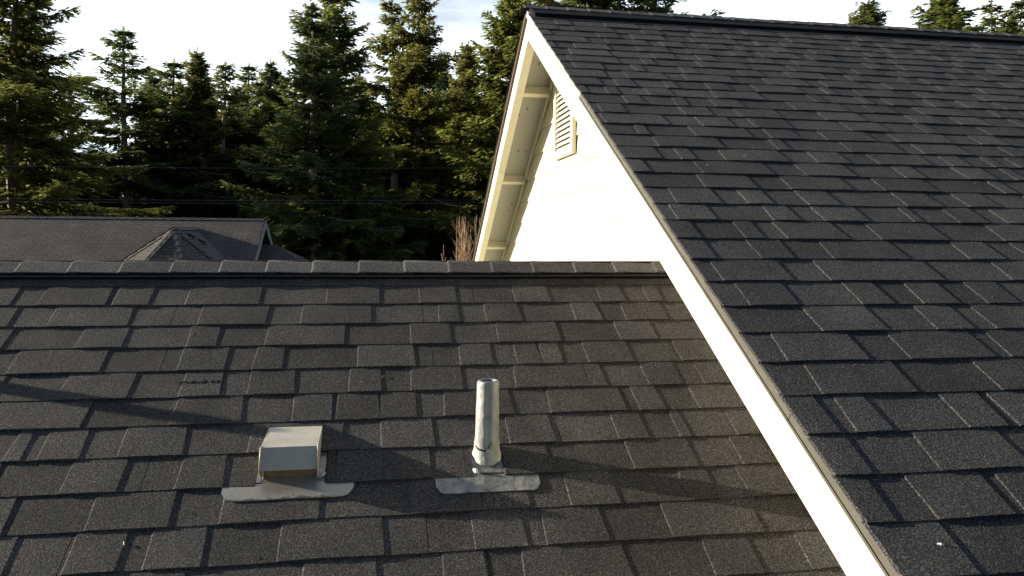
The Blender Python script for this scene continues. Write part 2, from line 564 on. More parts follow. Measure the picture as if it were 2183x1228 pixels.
def shingles(P, x0, x1, k0, k1, rows, dx, seed, notches={}, coarse=False):
    mb = MB()
    r = random.Random(seed)
    so = seed * 13.7

    def hn(x, s):
        v = 0.0016 * noise.noise((x * 3.1 + so, s * 3.0, 1.3)) + 0.0011 * noise.noise((x * 9.0, s * 8.0 + so, 4.1))
        return v

    def wob(x, k):
        return 0.005 * noise.noise((x * 0.8 + so, k * 5.17, 2.2)) + 0.0024 * noise.noise((x * 4.5, k * 3.31 + so, 7.7)) + 0.0006 * noise.noise((x * 30, k * 9.1, so))

    def slab(xa, xb, k, lift, th, tone, sk=(0.0, 0.0), segtone=None):
        nx = max(1, int(round((xb - xa) / dx)))
        ss = (-0.10, 0.35, 0.70, 1.0) if not coarse else (-0.1, 1.0)
        # loose edges: each tab curls up a touch of its own
        curl = r.uniform(0.0, 0.0016) if lift > 0 else 0.0
        ns = len(ss)
        pts, tn = [], []
        for i in range(nx + 1):
            t = i / nx
            for f in ss:
                xo = sk[0] * (1 - t) * (1 - f) + sk[1] * t * (1 - f)
                x = xa + (xb - xa) * t + xo
                kk = k - 1 + f + (wob(x, k) / E_ if f == 1.0 else 0.0)
                ff = max(f, 0.0)
                h = 0.001 + 0.0050 * ff + lift + hn(x, kk * E_) + curl * ff * ff * math.sin(math.pi * t)
                pts.append((x, kk, h))
                tn.append(tone if segtone is None else segtone(x))
        o = len(mb.v)
        for (x, kk, h), t in zip(pts, tn):
            mb.v.append(tuple(P(x, kk, h)))
            mb.t.append(t)
        for i in range(nx):
            for j in range(ns - 1):
                mb.f.append((o + i * ns + j, o + i * ns + j + 1, o + (i + 1) * ns + j + 1, o + (i + 1) * ns + j))
        # lower edge
        e = len(mb.v)
        for i in range(nx + 1):
            x, kk, h = pts[i * ns + ns - 1]
            mb.v.append(tuple(P(x, kk, h - th)))
            mb.t.append(tone)
        for i in range(nx):
            mb.f.append((o + i * ns + ns - 1, e + i, e + i + 1, o + (i + 1) * ns + ns - 1))
        # ends
        for i in (0, nx):
            e2 = len(mb.v)
            for j in range(ns):
                x, kk, h = pts[i * ns + j]
                if lift:
                    x += (-0.0065 if i == 0 else 0.003) * (1 + 0.3 * noise.noise((x * 3, kk * 14, so)))
                mb.v.append(tuple(P(x, kk, h - th)))
                mb.t.append(2.4 if lift and i == 0 else tone)  # left tab ends paler: the sunlit edge is painted into the tone
            for j in range(ns - 1):
                q = (o + i * ns + j, e2 + j, e2 + j + 1, o + i * ns + j + 1)
                mb.f.append(q if i == 0 else q[::-1])

    for k in range(k0, k1 + 1):
        teeth = rows.get(k) if rows else None
        teeth = fill_row(teeth, r, x0, x1) if teeth else random_row(r, x0, x1)
        if k == 0:
            teeth = []
        holes = notches.get(k, [])
        rowtone = r.uniform(-0.25, 0.25)
        segs = []
        segt = [r.uniform(-0.9, 0.5) + rowtone for _ in range(len(teeth) + 2)]
        starts = [t[0] for t in teeth]

        def segtone(x, starts=starts, segt=segt):
            i = 0
            for s in starts:
                if x > s:
                    i += 1
                else:
                    break
            return segt[i]
        # the full-width lower layer, in strips about a metre long
        x = x0
        while x < x1 - 0.01:
            xe = min(x1, x + (0.98 if x > x0 else r.uniform(0.25, 0.95)))
            if x1 - xe < 0.15:
                xe = x1
            for a, b in cut((x, xe), holes):
                slab(a, b - (0.0022 if b < x1 else 0), k, 0.0, 0.010, rowtone, (0, 0), segtone if teeth else None)
            x = xe
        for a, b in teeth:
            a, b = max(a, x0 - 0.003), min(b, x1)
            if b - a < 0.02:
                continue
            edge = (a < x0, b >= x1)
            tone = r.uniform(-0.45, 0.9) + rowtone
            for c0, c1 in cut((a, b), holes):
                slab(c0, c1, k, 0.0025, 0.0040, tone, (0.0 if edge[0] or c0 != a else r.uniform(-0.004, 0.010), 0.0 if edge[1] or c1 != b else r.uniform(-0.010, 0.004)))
    return mb


# ------------------------------------------------------------------ the house
HB = (3.0, 3.6, GROUND)
house = empty('house', HB, 'cream house under black shingle roofs, a tall gable rising behind a lower roof', 'house')
XW = 1.40                                                # gable wall
XR = 1.05                                                # shingle edge at the rake
XE = 8.6
NOTCH = {8: [(-0.373, -0.163), (0.298, 0.402)]}
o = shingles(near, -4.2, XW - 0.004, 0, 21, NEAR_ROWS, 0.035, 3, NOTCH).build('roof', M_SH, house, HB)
o['label'] = 'lower roof slope in front with the two metal vents'
roof_low = o
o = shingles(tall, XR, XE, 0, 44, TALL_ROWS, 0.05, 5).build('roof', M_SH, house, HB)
o['label'] = 'tall steep roof slope at the right'
roof_tall = o
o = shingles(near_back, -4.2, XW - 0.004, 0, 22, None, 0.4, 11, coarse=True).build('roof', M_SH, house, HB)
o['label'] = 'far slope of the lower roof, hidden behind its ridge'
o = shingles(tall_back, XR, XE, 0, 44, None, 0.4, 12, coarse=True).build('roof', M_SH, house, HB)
o['label'] = 'far slope of the tall roof'
roof_far = o

# decking under the shingles
for P, xa, xb, k1, kk in ((near, -4.18, XW - 0.01, 21, RN), (near_back, -4.18, XW - 0.01, 22, RN), (tall, XW + 0.02, XE - 0.02, 44, RM), (tall_back, XW + 0.02, XE - 0.02, 44, RM)):
    d = MB()
    d.hexa([P(xa, k1, -0.03), P(xb, k1, -0.03), P(xb, -kk + 0.1, -0.03), P(xa, -kk + 0.1, -0.03), P(xa, k1, -0.009), P(xb, k1, -0.009), P(xb, -kk + 0.1, -0.009), P(xa, -kk + 0.1, -0.009)])
    d.build('roof_deck', M_DARK, house, HB)


def caps(yr, zr, pf, pb, x0, x1, step, lift, r):
    """overlapping bent cap shingles along a ridge"""
    mb = MB()
    W = 0.104
    prof = [(-W, 0), (-0.075, 0), (-0.045, 0), (-0.022, 0), (-0.008, -0.002), (0.0, -0.0038), (0.008, -0.002), (0.022, 0), (0.045, 0), (0.075, 0), (W, 0)]

    def pt(x, d, dz, h):
        p = pf if d <= 0 else pb
        a = abs(d)
        sgn = -1 if d < 0 else 1
        return Vector((x, yr + sgn * a * math.cos(p) + (sgn * h * math.sin(p) if abs(d) > 0.01 else 0), zr - a * math.sin(p) + h * math.cos(p) + dz))
    x = x0
    while x < x1:
        xe = min(x1, x + step * r.uniform(0.97, 1.03))
        tone = r.uniform(-0.7, 0.9)
        o = len(mb.v)
        n = len(prof)
        js = [r.uniform(-0.002, 0.002) for _ in range(4)]
        secs = [(x, 0.0062), (x + (xe - x) * 0.5, 0.0036), (min(xe + 0.03, x1), 0.0008)]
        for xx, up in secs:
            for d, dz in prof:
                sag = 0.004 * noise.noise((xx * 1.6, d * 4, 3.3))
                mb.v.append(tuple(pt(xx, d * (1 + js[0]), dz, lift + up + sag)))
                mb.t.append(tone)
        for i in range(2):
            for j in range(n - 1):
                mb.f.append((o + i * n + j, o + (i + 1) * n + j, o + (i + 1) * n + j + 1, o + i * n + j + 1))
        # thickness: left end and both long edges
        e = len(mb.v)
        for d, dz in prof:
            sag = 0.004 * noise.noise((x * 1.6, d * 4, 3.3))
            mb.v.append(tuple(pt(x - 0.012, d * (1 + js[0]), dz, lift + 0.0002 + sag)))
            mb.t.append(0.4)
        for j in range(n - 1):
            mb.f.append((o + j, o + j + 1, e + j + 1, e + j))
        for j in (0, n - 1):
            e2 = len(mb.v)
            for i, (xx, up) in enumerate(secs):
                sag = 0.004 * noise.noise((xx * 1.6, prof[j][0] * 4, 3.3))
                mb.v.append(tuple(pt(xx, prof[j][0], 0, lift + up - 0.0048 + sag)))
                mb.t.append(-0.4)
            for i in range(2):
                mb.f.append((o + i * n + j, e2 + i, e2 + i + 1, o + (i + 1) * n + j))
        x = xe
    return mb


def ridge_vent(P, PBk, x0, x1, kk):
    mb = MB()
    prof = [(-0.36, 0.004), (-0.37, 0.0125), (-0.50, 0.0135), (-0.505, 0.0245), (-kk, 0.0262)]
    secs = [P(0, k, h) for k, h in prof] + [PBk(0, k, h) for k, h in prof[::-1]]
    xs = np.linspace(x0, x1, max(2, int((x1 - x0) / 0.12)))
    o = len(mb.v)
    n = len(secs)
    for x in xs:
        for i, s in enumerate(secs):
            w = 0.003 * noise.noise((x * 1.1, 5.5, 1.0)) if 0 < i < n - 1 else 0
            mb.v.append((x, s.y, s.z + w))
            mb.t.append(0)
    for i in range(len(xs) - 1):
        for j in range(n - 1):
            mb.f.append((o + i * n + j, o + i * n + j + 1, o + (i + 1) * n + j + 1, o + (i + 1) * n + j))
    mb.f.append(tuple(o + j for j in range(n)))
    mb.f.append(tuple(o + (len(xs) - 1) * n + j for j in range(n))[::-1])
    lip = MB()
    p = [(P(0, -0.40, 0.0129)), (P(0, -0.40, 0.0149)), (P(0, -0.49, 0.0152)), (P(0, -0.49, 0.0132))]
    for a, b in zip(np.arange(x0 + 0.02, x1 - 0.02, 1.22), list(np.arange(x0 + 0.02, x1 - 0.02, 1.22))[1:] + [x1 - 0.02]):
        m = max(2, int((b - a) / 0.12))
        vs = np.linspace(a, b - 0.004, m)
        oo = len(lip.v)
        for x in vs:
            w = 0.003 * noise.noise((x * 1.1, 5.5, 1.0)) + 0.0005
            for q in p:
                lip.v.append((x, q.y, q.z + w))
                lip.t.append(0)
        for i in range(m - 1):
            for j in range(4):
                lip.f.append((oo + i * 4 + j, oo + i * 4 + (j + 1) % 4, oo + (i + 1) * 4 + (j + 1) % 4, oo + (i + 1) * 4 + j))
    return mb, lip


rr = random.Random(21)
caps(YRN, ZRN, PN, PN, -4.2, XW - 0.004, 0.196, 0.0275, rr).build('ridge_cap', M_CAP, roof_low, HB)
mb, lip = ridge_vent(near, near_back, -4.19, XW - 0.006, RN)
rv = mb.build('ridge_vent', M_BLACK, roof_low, HB)
lip.build('vent_lip', M_LIP, roof_low, HB)
caps(YRM, ZRM, PN, PB, XR - 0.015, XE, 0.158, 0.0275, rr).build('ridge_cap', M_CAP, roof_tall, HB)
mb, lip = ridge_vent(tall, tall_back, XR + 0.03, XE - 0.01, RM)
mb.build('ridge_vent', M_BLACK, roof_tall, HB)

# a ragged tear in one tab of the lower roof
tr = MB()
r_ = random.Random(4)
xs = np.linspace(-0.704, -0.556, 22)
up = [near(x, 4.45 + 0.03 * math.sin(i * 1.3) - 0.04 * i / 21 + r_.uniform(-0.03, 0.03), 0.0072 + r_.uniform(0, 0.002)) for i, x in enumerate(xs)]
lo = [near(x, 4.53 + 0.02 * math.sin(i * 1.1) - 0.03 * i / 21 + r_.uniform(-0.03, 0.05), 0.0064) for i, x in enumerate(xs)]
tr.add(up + lo, [(i, i + 22, i + 23, i + 1) for i in range(21)], -1.0)
tr.build('torn_edge', M_DARK, roof_low, HB)


# gable wall of lapped boards, cut to the roof lines
def y_front(z, off):
    return YRM - (ZRM - off - z) / math.tan(PN)


def y_back(z, off):
    return YRM + (ZRM - off - z) / math.tan(PB)


wall = MB()
z1 = 0.70 + 0.198 * 4
OFF = 0.045
while z1 > GROUND:
    z0 = z1 - 0.198
    zt = min(z1 + 0.004, ZRM - OFF - 0.01)
    if zt > z0:
        lim = lambda z: (max(y_front(z, OFF), 0.15), min(y_back(z, OFF), 10.9))
        (a0, b0), (a1, b1) = lim(z0), lim(zt)
        wall.hexa([(XW - 0.013, a0, z0), (XW + 0.05, a0, z0), (XW + 0.05, b0, z0), (XW - 0.013, b0, z0), (XW - 0.002, a1, zt), (XW + 0.05, a1, zt), (XW + 0.05, b1, zt), (XW - 0.002, b1, zt)])
    z1 = z0
o = wall.build('wall', M_SIDING, house, HB)
o['label'] = 'sunlit cream gable wall of lapped boards'
w2 = MB()                                                # the other outside walls
w2.box(XW + 0.06, XE - 0.35, 0.17, 0.30, GROUND, -1.60)
w2.box(XW + 0.06, XE - 0.35, 10.7, 10.88, GROUND, -1.75)
w2.prism([(XE - 0.35, 0.17, GROUND), (XE - 0.35, 10.88, GROUND), (XE - 0.35, 10.88, y_back(0, 0) * 0 - 1.75), (XE - 0.35, YRM, ZRM - 0.12), (XE - 0.35, 0.17, -1.5)], (-0.12, 0, 0))
w2.box(-3.9, XW - 0.02, 0.95, 1.05, GROUND, -1.72)
w2.box(-3.9, XW - 0.02, 6.1, 6.2, GROUND, -1.72)
w2.prism([(-3.9, 1.06, GROUND), (-3.9, 6.09, GROUND), (-3.9, 6.09, -1.62), (-3.9, YRN, ZRN - 0.06), (-3.9, 1.06, -1.62)], (0.1, 0, 0))
o = w2.build('wall', M_SIDING, house, HB)
o['label'] = 'lower outside walls hidden below the eaves'

# barge boards on both rakes
XB0, XB1 = 1.07, 1.135
KE = 44


def barge(P, kj, c, top, bot):
    mb = MB()
    # plumb cut at the ridge
    zt, zb = top / c, bot / c
    cuts = [None, kj, KE]
    for i in range(2):                                   # two lengths meeting in a butt joint
        x0 = XB0 + (0.0 if i == 0 else 0.002)
        t0, b0 = (Vector((0, YRM, ZRM - zt)), Vector((0, YRM, ZRM - zb))) if i == 0 else (P(0, kj + 0.03, -top - 0.003), P(0, kj + 0.03, -bot - 0.003))
        e_t, e_b = P(0, cuts[i + 1], -top - 0.003 * i), P(0, cuts[i + 1], -bot - 0.003 * i)
        poly = [(x0, t0.y, t0.z), (x0, e_t.y, e_t.z), (x0, e_b.y, e_b.z), (x0, b0.y, b0.z)]
        if c == CP:
            poly = poly[::-1]
        mb.prism(poly, (XB1 - x0, 0, 0))
    return mb


o = barge(tall, 15.3, CP, 0.045, 0.189).build('rake_board', M_PAINT, house, HB, bevel=0.003)
o['label'] = 'broad cream rake board slanting down over the lower roof'
o = barge(tall_back, 10.2, CB, 0.045, 0.189).build('rake_board', M_PAINT, house, HB, bevel=0.003)
o['label'] = 'cream rake board of the far slope'

# drip metal on the rakes
def drip(P, ka, kb, m, x0=1.056, x1=1.0685, h0=-0.047, h1=-0.006):
    mb = MB()
    mb.hexa([P(x0, kb, h0), P(x1, kb, h0), P(x1, ka, h0), P(x0, ka, h0), P(x0, kb, h1), P(x1, kb, h1), P(x1, ka, h1), P(x0, ka, h1)])
    mb.hexa([P(x1 + 0.0005, kb, h1 - 0.003), P(x1 + 0.3, kb, h1 - 0.003), P(x1 + 0.3, ka, h1 - 0.003), P(x1 + 0.0005, ka, h1 - 0.003), P(x1 + 0.0005, kb, h1), P(x1 + 0.3, kb, h1), P(x1 + 0.3, ka, h1), P(x1 + 0.0005, ka, h1)])
    # small hem along the lower edge
    mb.hexa([P(x0 - 0.004, kb, h0 + 0.0005), P(x0 - 0.0004, kb, h0 + 0.0005), P(x0 - 0.0004, ka, h0 + 0.0005), P(x0 - 0.004, ka, h0 + 0.0005), P(x0 - 0.004, kb, h0 + 0.0095), P(x0 - 0.0004, kb, h0 + 0.007), P(x0 - 0.0004, ka, h0 + 0.007), P(x0 - 0.004, ka, h0 + 0.0095)])
    return mb.build('drip_edge', m, house, HB)


o = drip(tall, -RM + 0.25, 10.6, M_DRIP2)
o['label'] = 'pale upper length of metal drip edge'
drip(tall, 10.62, 28.3, M_DRIP)
drip(tall, 28.32, 44, M_DRIP)
drip(tall_back, -RM + 0.25, 20, M_BROWN, h0=-0.052)
drip(tall_back, 20.02, 44, M_BROWN, h0=-0.050)

# soffit panels between barge board and wall, lookouts, frieze strip
for P, c in ((tall, CP), (tall_back, CB)):
    s_ = MB()
    k = -RM + 0.3
    while k < 44:
        ke = min(44, k + 17.0)
        s_.hexa([P(XB1 - 0.03, ke, -0.044), P(XW + 0.02, ke, -0.044), P(XW + 0.02, k, -0.044), P(XB1 - 0.03, k, -0.044), P(XB1 - 0.03, ke, -0.0105), P(XW + 0.02, ke, -0.0105), P(XW + 0.02, k, -0.0105), P(XB1 - 0.03, k, -0.0105)])
        k = ke + 0.03
    s_.build('soffit', M_SOFFIT, house, HB)
    f_ = MB()
    f_.hexa([P(XW - 0.032, 44, -0.085), P(XW - 0.0125, 44, -0.085), P(XW - 0.0125, -RM + 0.6, -0.085), P(XW - 0.032, -RM + 0.6, -0.085), P(XW - 0.032, 44, -0.045), P(XW - 0.0125, 44, -0.045), P(XW - 0.0125, -RM + 0.6, -0.045), P(XW - 0.032, -RM + 0.6, -0.045)])
    f_.build('frieze_strip', M_PAINT, house, HB)
for y in (6.30, 7.36, 8.42, 9.48, 10.5):
    k = (y - YRM) / CB / E_ - RM
    l_ = MB()
    l_.hexa([tall_back(XB1 + 0.001, k + 0.30, -0.125), tall_back(XW - 0.034, k + 0.30, -0.125), tall_back(XW - 0.034, k, -0.125), tall_back(XB1 + 0.001, k, -0.125),
             tall_back(XB1 + 0.001, k + 0.30, -0.046), tall_back(XW - 0.034, k + 0.30, -0.046), tall_back(XW - 0.034, k, -0.046), tall_back(XB1 + 0.001, k, -0.046)])
    l_.build('lookout', M_PAINT, house, HB, bevel=0.002)

# louvred gable vent
VY0, VY1, VZ0, VZ1 = 5.43, 6.04, 0.575, 1.19
back = MB()
back.box(XW - 0.0150, XW - 0.0135, VY0 + 0.02, VY1 - 0.02, VZ0 + 0.02, VZ1 - 0.02)
gv = back.build('gable_vent', plain_mat('shaded_louvre_back', (0.16, 0.15, 0.14), 0.9), house, HB)
gv['label'] = 'white louvred vent high on the gable wall'
fr = MB()
for (a, b, c, d) in ((VY0, VY0 + 0.06, VZ0, VZ1), (VY1 - 0.06, VY1, VZ0, VZ1), (VY0 + 0.0605, VY1 - 0.0605, VZ0, VZ0 + 0.05), (VY0 + 0.0605, VY1 - 0.0605, VZ1 - 0.05, VZ1)):
    fr.box(XW - 0.045, XW - 0.0155, a, b, c, d)
fr.build('frame', M_PAINT, gv, HB, bevel=0.002)
z = VZ0 + 0.056
while z < VZ1 - 0.06:
    sl = MB()
    sl.hexa([(XW - 0.038, VY0 + 0.061, z), (XW - 0.035, VY0 + 0.061, z - 0.004), (XW - 0.035, VY1 - 0.061, z - 0.004), (XW - 0.038, VY1 - 0.061, z),
             (XW - 0.0205, VY0 + 0.061, z + 0.027), (XW - 0.0165, VY0 + 0.061, z + 0.023), (XW - 0.0165, VY1 - 0.061, z + 0.023), (XW - 0.0205, VY1 - 0.061, z + 0.027)])
    sl.build('slat', M_PAINT, gv, HB)
    z += 0.0395

# ------------------------------------------------------------------ metal vents on the lower roof
def rounded_plate(P, x0, x1, k0, k1, hk, rad_x, rad_k, th, seed, n=26):
    """a thin metal sheet lying on the roof, lower corners clipped, edges a little wavy"""
    mb = MB()
    xs = np.linspace(x0, x1, n)
    top, bot = [], []
    for i, x in enumerate(xs):
        e = min(x - x0, x1 - x)
        kk = k1 - (rad_k * (1 - math.sqrt(max(0, 1 - (1 - e / rad_x) ** 2))) if e < rad_x else 0) + 0.02 * noise.noise((x * 9, seed, 0))
        top.append((x, k0))
        bot.append((x, kk))
    rows_ = 9
    o = len(mb.v)
    for lay, dh in ((0, 0), (1, -th)):
        for i in range(n):
            for j in range(rows_):
                t = j / (rows_ - 1)
                a, b = top[i], bot[i]
                k = a[1] + (b[1] - a[1]) * t
                h = float(np.interp(k, [q[0] for q in hk], [q[1] for q in hk])) + 0.0009 * noise.noise((a[0] * 12, k * 2, seed))
                mb.v.append(tuple(P(a[0], k, h + dh)))
                mb.t.append(0)
    m = n * rows_
    for i in range(n - 1):
        for j in range(rows_ - 1):
            q = (o + i * rows_ + j, o + i * rows_ + j + 1, o + (i + 1) * rows_ + j + 1, o + (i + 1) * rows_ + j)
            mb.f.append(q)
            mb.f.append(tuple(x + m for x in q[::-1]))
        a = o + i * rows_ + rows_ - 1
        mb.f.append((a, a + m, a + rows_ + m, a + rows_))
    for i in (0, n - 1):
        for j in range(rows_ - 1):
            a = o + i * rows_ + j
            mb.f.append((a, a + m, a + 1 + m, a + 1))
    return mb


HK = [(6.9, -0.006), (7.95, 0.0040), (8.05, 0.0056), (8.5, 0.0094)]
BV = near(-0.274, 8.0)
box_vent = empty('exhaust_vent', BV, 'boxy galvanised exhaust vent with a slanted hood on the lower black roof', 'roof vent')
fl = rounded_plate(near, -0.470, -0.080, 6.9, 8.43, HK, 0.045, 0.26, 0.0012, 2.0)
fl.build('flange', M_FLANGE, box_vent, BV)
X0, X1 = -0.363, -0.189
yf, zf = 2.412, -0.7295                                  # lower edge of the hood's front
yt, zt = 2.450, -0.667                                   # upper edge of the front
yb, zb = 2.653, -0.652                                   # back of the top, where it meets the roof
hood = MB()
T = 0.0012
def shell(poly, th):
    return poly
yv = yf + 0.028                                          # throat below the hood
prof_out = [(yf, zf), (yt, zt), (yb, zb)]
xs = (X0, X1)
hv = []
for x in xs:
    hv += [(x, y, z) for y, z in prof_out]
wallz = lambda y: near(0, (YN - y) / CP / E_, 0.004).z
# front and top as a folded sheet with side cheeks running down to the roof
side_base = [(yv + 0.004, wallz(yv + 0.004)), (yb, wallz(yb))]
for x in xs:
    hv += [(x, y, z) for y, z in side_base]
# idx: 0-2 left front/top/back, 3-5 right, 6-7 left base, 8-9 right base
hood.add(hv, [(0, 3, 4, 1), (1, 4, 5, 2), (0, 1, 2, 7, 6), (3, 8, 9, 5, 4), (2, 5, 9, 7)])
ho = hood.build('hood', M_GALV, box_vent, BV)
sm = ho.modifiers.new('thick', 'SOLIDIFY')
sm.thickness = 0.0022
sm.offset = -1
bv = ho.modifiers.new('bevel', 'BEVEL')
bv.width = 0.003
bv.segments = 2
bv.limit_method = 'ANGLE'
th_ = MB()                                               # throat recessed under the hood, and its side hems
zb0 = wallz(yv)
th_.hexa([(X0 + 0.012, yv + 0.012, zb0 + 0.002), (X1 - 0.006, yv + 0.012, zb0 + 0.002), (X1 - 0.006, yv + 0.020, zb0 + 0.004), (X0 + 0.012, yv + 0.020, zb0 + 0.004),
          (X0 + 0.012, yf + 0.010, zf + 0.006), (X1 - 0.006, yf + 0.010, zf + 0.006), (X1 - 0.006, yf + 0.016, zf + 0.006), (X0 + 0.012, yf + 0.016, zf + 0.006)])
th_.build('throat', plain_mat('dusty_throat', (0.20, 0.165, 0.095), 0.7, 0.2, var=0.2, scale=30), box_vent, BV)
for x in (X0 + 0.008, X1 - 0.002):
    hm = MB()
    hm.tube([(x, yv - 0.002, wallz(yv) + 0.001), (x, yf + 0.014, zf + 0.004)], 0.0035, 6)
    hm.build('hem', M_GALV, box_vent, BV)
for x in (X0 + 0.001, X1 - 0.001):                         # folded seams on the front edges
    se = MB()
    se.tube([(x, yf - 0.0012, zf + 0.002), (x, yt - 0.0012, zt + 0.0004), (x, yt + 0.012, zt + 0.0022)], [0.0028, 0.0026, 0.0012], 6)
    se.build('seam', M_GALV, box_vent, BV, smooth=True)
sd = MB()                                                # folded side tab and solder bead at the right foot
sd.add([near(X1 + 0.0005, 7.58, 0.006), near(X1 + 0.018, 7.60, 0.005), near(X1 + 0.021, 7.80, 0.0075), near(X1 + 0.0005, 7.86, 0.009)], [(0, 3, 2, 1)])
sd.tube([near(X1 + 0.002, 7.86, 0.010), near(X1 + 0.012, 7.83, 0.0115), near(X1 + 0.021, 7.72, 0.010)], [0.003, 0.0042, 0.002], 8)
sd.build('side_tab', M_LEAD, box_vent, BV)

PV = near(0.3505, 7.75)
pipe_vent = empty('vent_pipe', PV, 'upright lead covered plumbing vent pipe rising from a lead flashing on the lower black roof', 'vent pipe')
lf = rounded_plate(near, 0.173, 0.505, 6.9, 8.50, HK, 0.034, 0.22, 0.0025, 5.0)
lf.build('flashing', M_FLASH, pipe_vent, PV)
base_c = near(0.349, 7.36)
top_c = Vector((0.3513, 2.497, -0.4845))
n_, m_ = 32, 40
pp = MB()
ax = (top_c - base_c)
r0, r1 = 0.0415, 0.0362


def pipe_pt(t, a, dr=0.0):
    c = base_c + ax * t
    r = r0 + (r1 - r0) * min(1.0, t * 0.9 + 0.1) + dr
    r += 0.0012 * noise.noise((math.cos(a) * 1.4, math.sin(a) * 1.4, t * 4))
    # a shallow crease runs up the front where the lead is folded
    d = (a + math.pi / 2 + 0.08)
    d = math.atan2(math.sin(d), math.cos(d))
    r -= 0.0035 * math.exp(-(d / 0.22) ** 2)
    return Vector((c.x + r * math.cos(a), c.y + r * math.sin(a), c.z))


for i in range(m_ + 1):
    t = -0.12 + 1.12 * i / m_
    for k in range(n_):
        a = 2 * math.pi * k / n_
        rim = -0.002 * max(0, (t - 0.97) / 0.03) ** 2
        pp.v.append(tuple(pipe_pt(t, a, rim)))
        pp.t.append(0)
for i in range(m_):
    for k in range(n_):
        pp.f.append((i * n_ + k, i * n_ + (k + 1) % n_, (i + 1) * n_ + (k + 1) % n_, (i + 1) * n_ + k))
pp.build('pipe', M_LEAD, pipe_vent, PV, smooth=True)
ri = MB()                                                # lead turned over the rim and down inside
for (t, dr) in ((1.0, -0.0020), (1.012, -0.006), (1.006, -0.0105), (0.93, -0.013), (0.72, -0.013)):
    for k in range(n_):
        a = 2 * math.pi * k / n_
        p = pipe_pt(t, a, dr + (-0.003 * math.exp(-((k - 9) / 2.0) ** 2) if dr < -0.005 else 0))
        p.z += 0.002 * noise.noise((math.cos(a) * 3, math.sin(a) * 3, 2))
        ri.v.append(tuple(p))
        ri.t.append(0)
for i in range(4):
    for k in range(n_):
        ri.f.append((i * n_ + k, i * n_ + (k + 1) % n_, (i + 1) * n_ + (k + 1) % n_, (i + 1) * n_ + k))
ri.f.append(tuple(4 * n_ + k for k in range(n_)))
ri.build('rim', M_LEADR, pipe_vent, PV, smooth=True)
bt = MB()                                                # sealant boot round the foot
nb = 30
for (dr, dk) in ((-0.0006, 1.0), (0.0008, 0.72), (0.0016, 0.42), (0.0030, 0.16), (0.0065, 0.0)):
    for k in range(nb):
        a = 2 * math.pi * k / nb
        wv = noise.noise((math.cos(a) * 1.9, math.sin(a) * 1.9, 9))
        rad = 0.0408 + dr * (1 + 0.9 * wv)
        hh = (0.052 + 0.016 * wv) * dk
        c_ = base_c + ax * (-0.02)
        q_ = Vector((c_.x + rad * math.cos(a), c_.y + rad * math.sin(a), 0))
        kq = (YN - q_.y) / CP / E_
        g_ = near(q_.x, kq, 0.0)
        g_.z += hh + 0.006
        bt.v.append(tuple(g_))
        bt.t.append(0)
for i in range(4):
    for k in range(nb):
        bt.f.append((i * nb + k, (i + 1) * nb + k, (i + 1) * nb + (k + 1) % nb, i * nb + (k + 1) % nb))
bt.build('boot', lead_mat('pale_sealed_lead', 1.05), pipe_vent, PV, smooth=True)
ck = MB()                                                # the dark open seam above the boot
pth = []
for i in range(15):
    t = i / 14
    a = math.radians(-165 + 92 * t)
    zt_ = float(np.interp(t, [0, 0.3, 0.6, 0.78, 1.0], [0.165, 0.128, 0.115, 0.140, 0.225]))
    pth.append(pipe_pt(zt_, a, 0.0006))
ck.tube(pth, [0.0012 + 0.0022 * math.sin(math.pi * min(1, (i + 1) / 14)) for i in range(15)], 6)
ck.build('seam_gap', M_DARK, pipe_vent, PV)
pl = MB()
cpt = near(0.306, 7.88, 0.0075)
pl.tube([near(0.297, 7.80, 0.007), near(0.305, 7.86, 0.0085), near(0.312, 7.94, 0.0075)], [0.003, 0.0085, 0.002], 8)
pl.build('sealant_blob', M_WHITE, pipe_vent, PV, smooth=True)

# a second pipe of the same kind stands left of the picture; its shadow falls into it
p2 = copy_tree(pipe_vent)
p2.location = near(-2.30, 2.6)
p2.scale = (0.68, 0.68, 1.0)
p2['label'] = 'lead plumbing vent pipe left of the picture, casting the long shadow at left'
p2['group'] = pipe_vent['group'] = 'plumbing vent pipes on the lower roof'

# ------------------------------------------------------------------ litter on the roofs
LIT = [  # P, x, k, angle in the roof plane, length, radius, material, lift, name
    (near, -0.700, 9.35, 1.2, 0.014, 0.0014, M_WHITE, 0.012, 'paint_fleck', 'tiny white fleck lying left of the boxy exhaust vent', 'fleck'),
    (tall, 1.180, 31.45, 0.4, 0.014, 0.0030, M_WHITE, 0.008, 'bird_dropping', 'white bird dropping low on the tall roof near its rake', 'bird dropping'),
    (near, 0.012, 4.42, -0.9, 0.024, 0.0008, M_NEEDLE, 0.013, 'fallen_twig', 'pale straight twig on the lower roof above and left of the vent pipe', 'twig'),
    (near, -0.066, 4.62, 0.5, 0.014, 0.0008, M_NEEDLE, 0.013, 'fallen_leaf', 'tiny yellow leaf scrap above the boxy exhaust vent', 'leaf scrap'),
    (near, -0.703, 2.45, -1.1, 0.016, 0.0008, M_NEEDLE, 0.011, 'fallen_leaf', 'tan leaf scrap high on the lower roof near the left', 'leaf scrap'),
]
for P, x, k, a, ln, rd, m, h, nm, lab, cat in LIT:
    h = 0.0040 + 0.005 * (k % 1) + rd * 0.4
    b = P(x, k, h)
    q = MB()
    d = P(x + math.cos(a) * ln, k + math.sin(a) * ln / E_, h) - b
    q.tube([b - d * 0.5, b + Vector((0, 0, 0.001)), b + d * 0.5], [rd * 0.5, rd, rd * 0.4], 6)
    tag(q.build(nm, m, None, b), lab, cat)
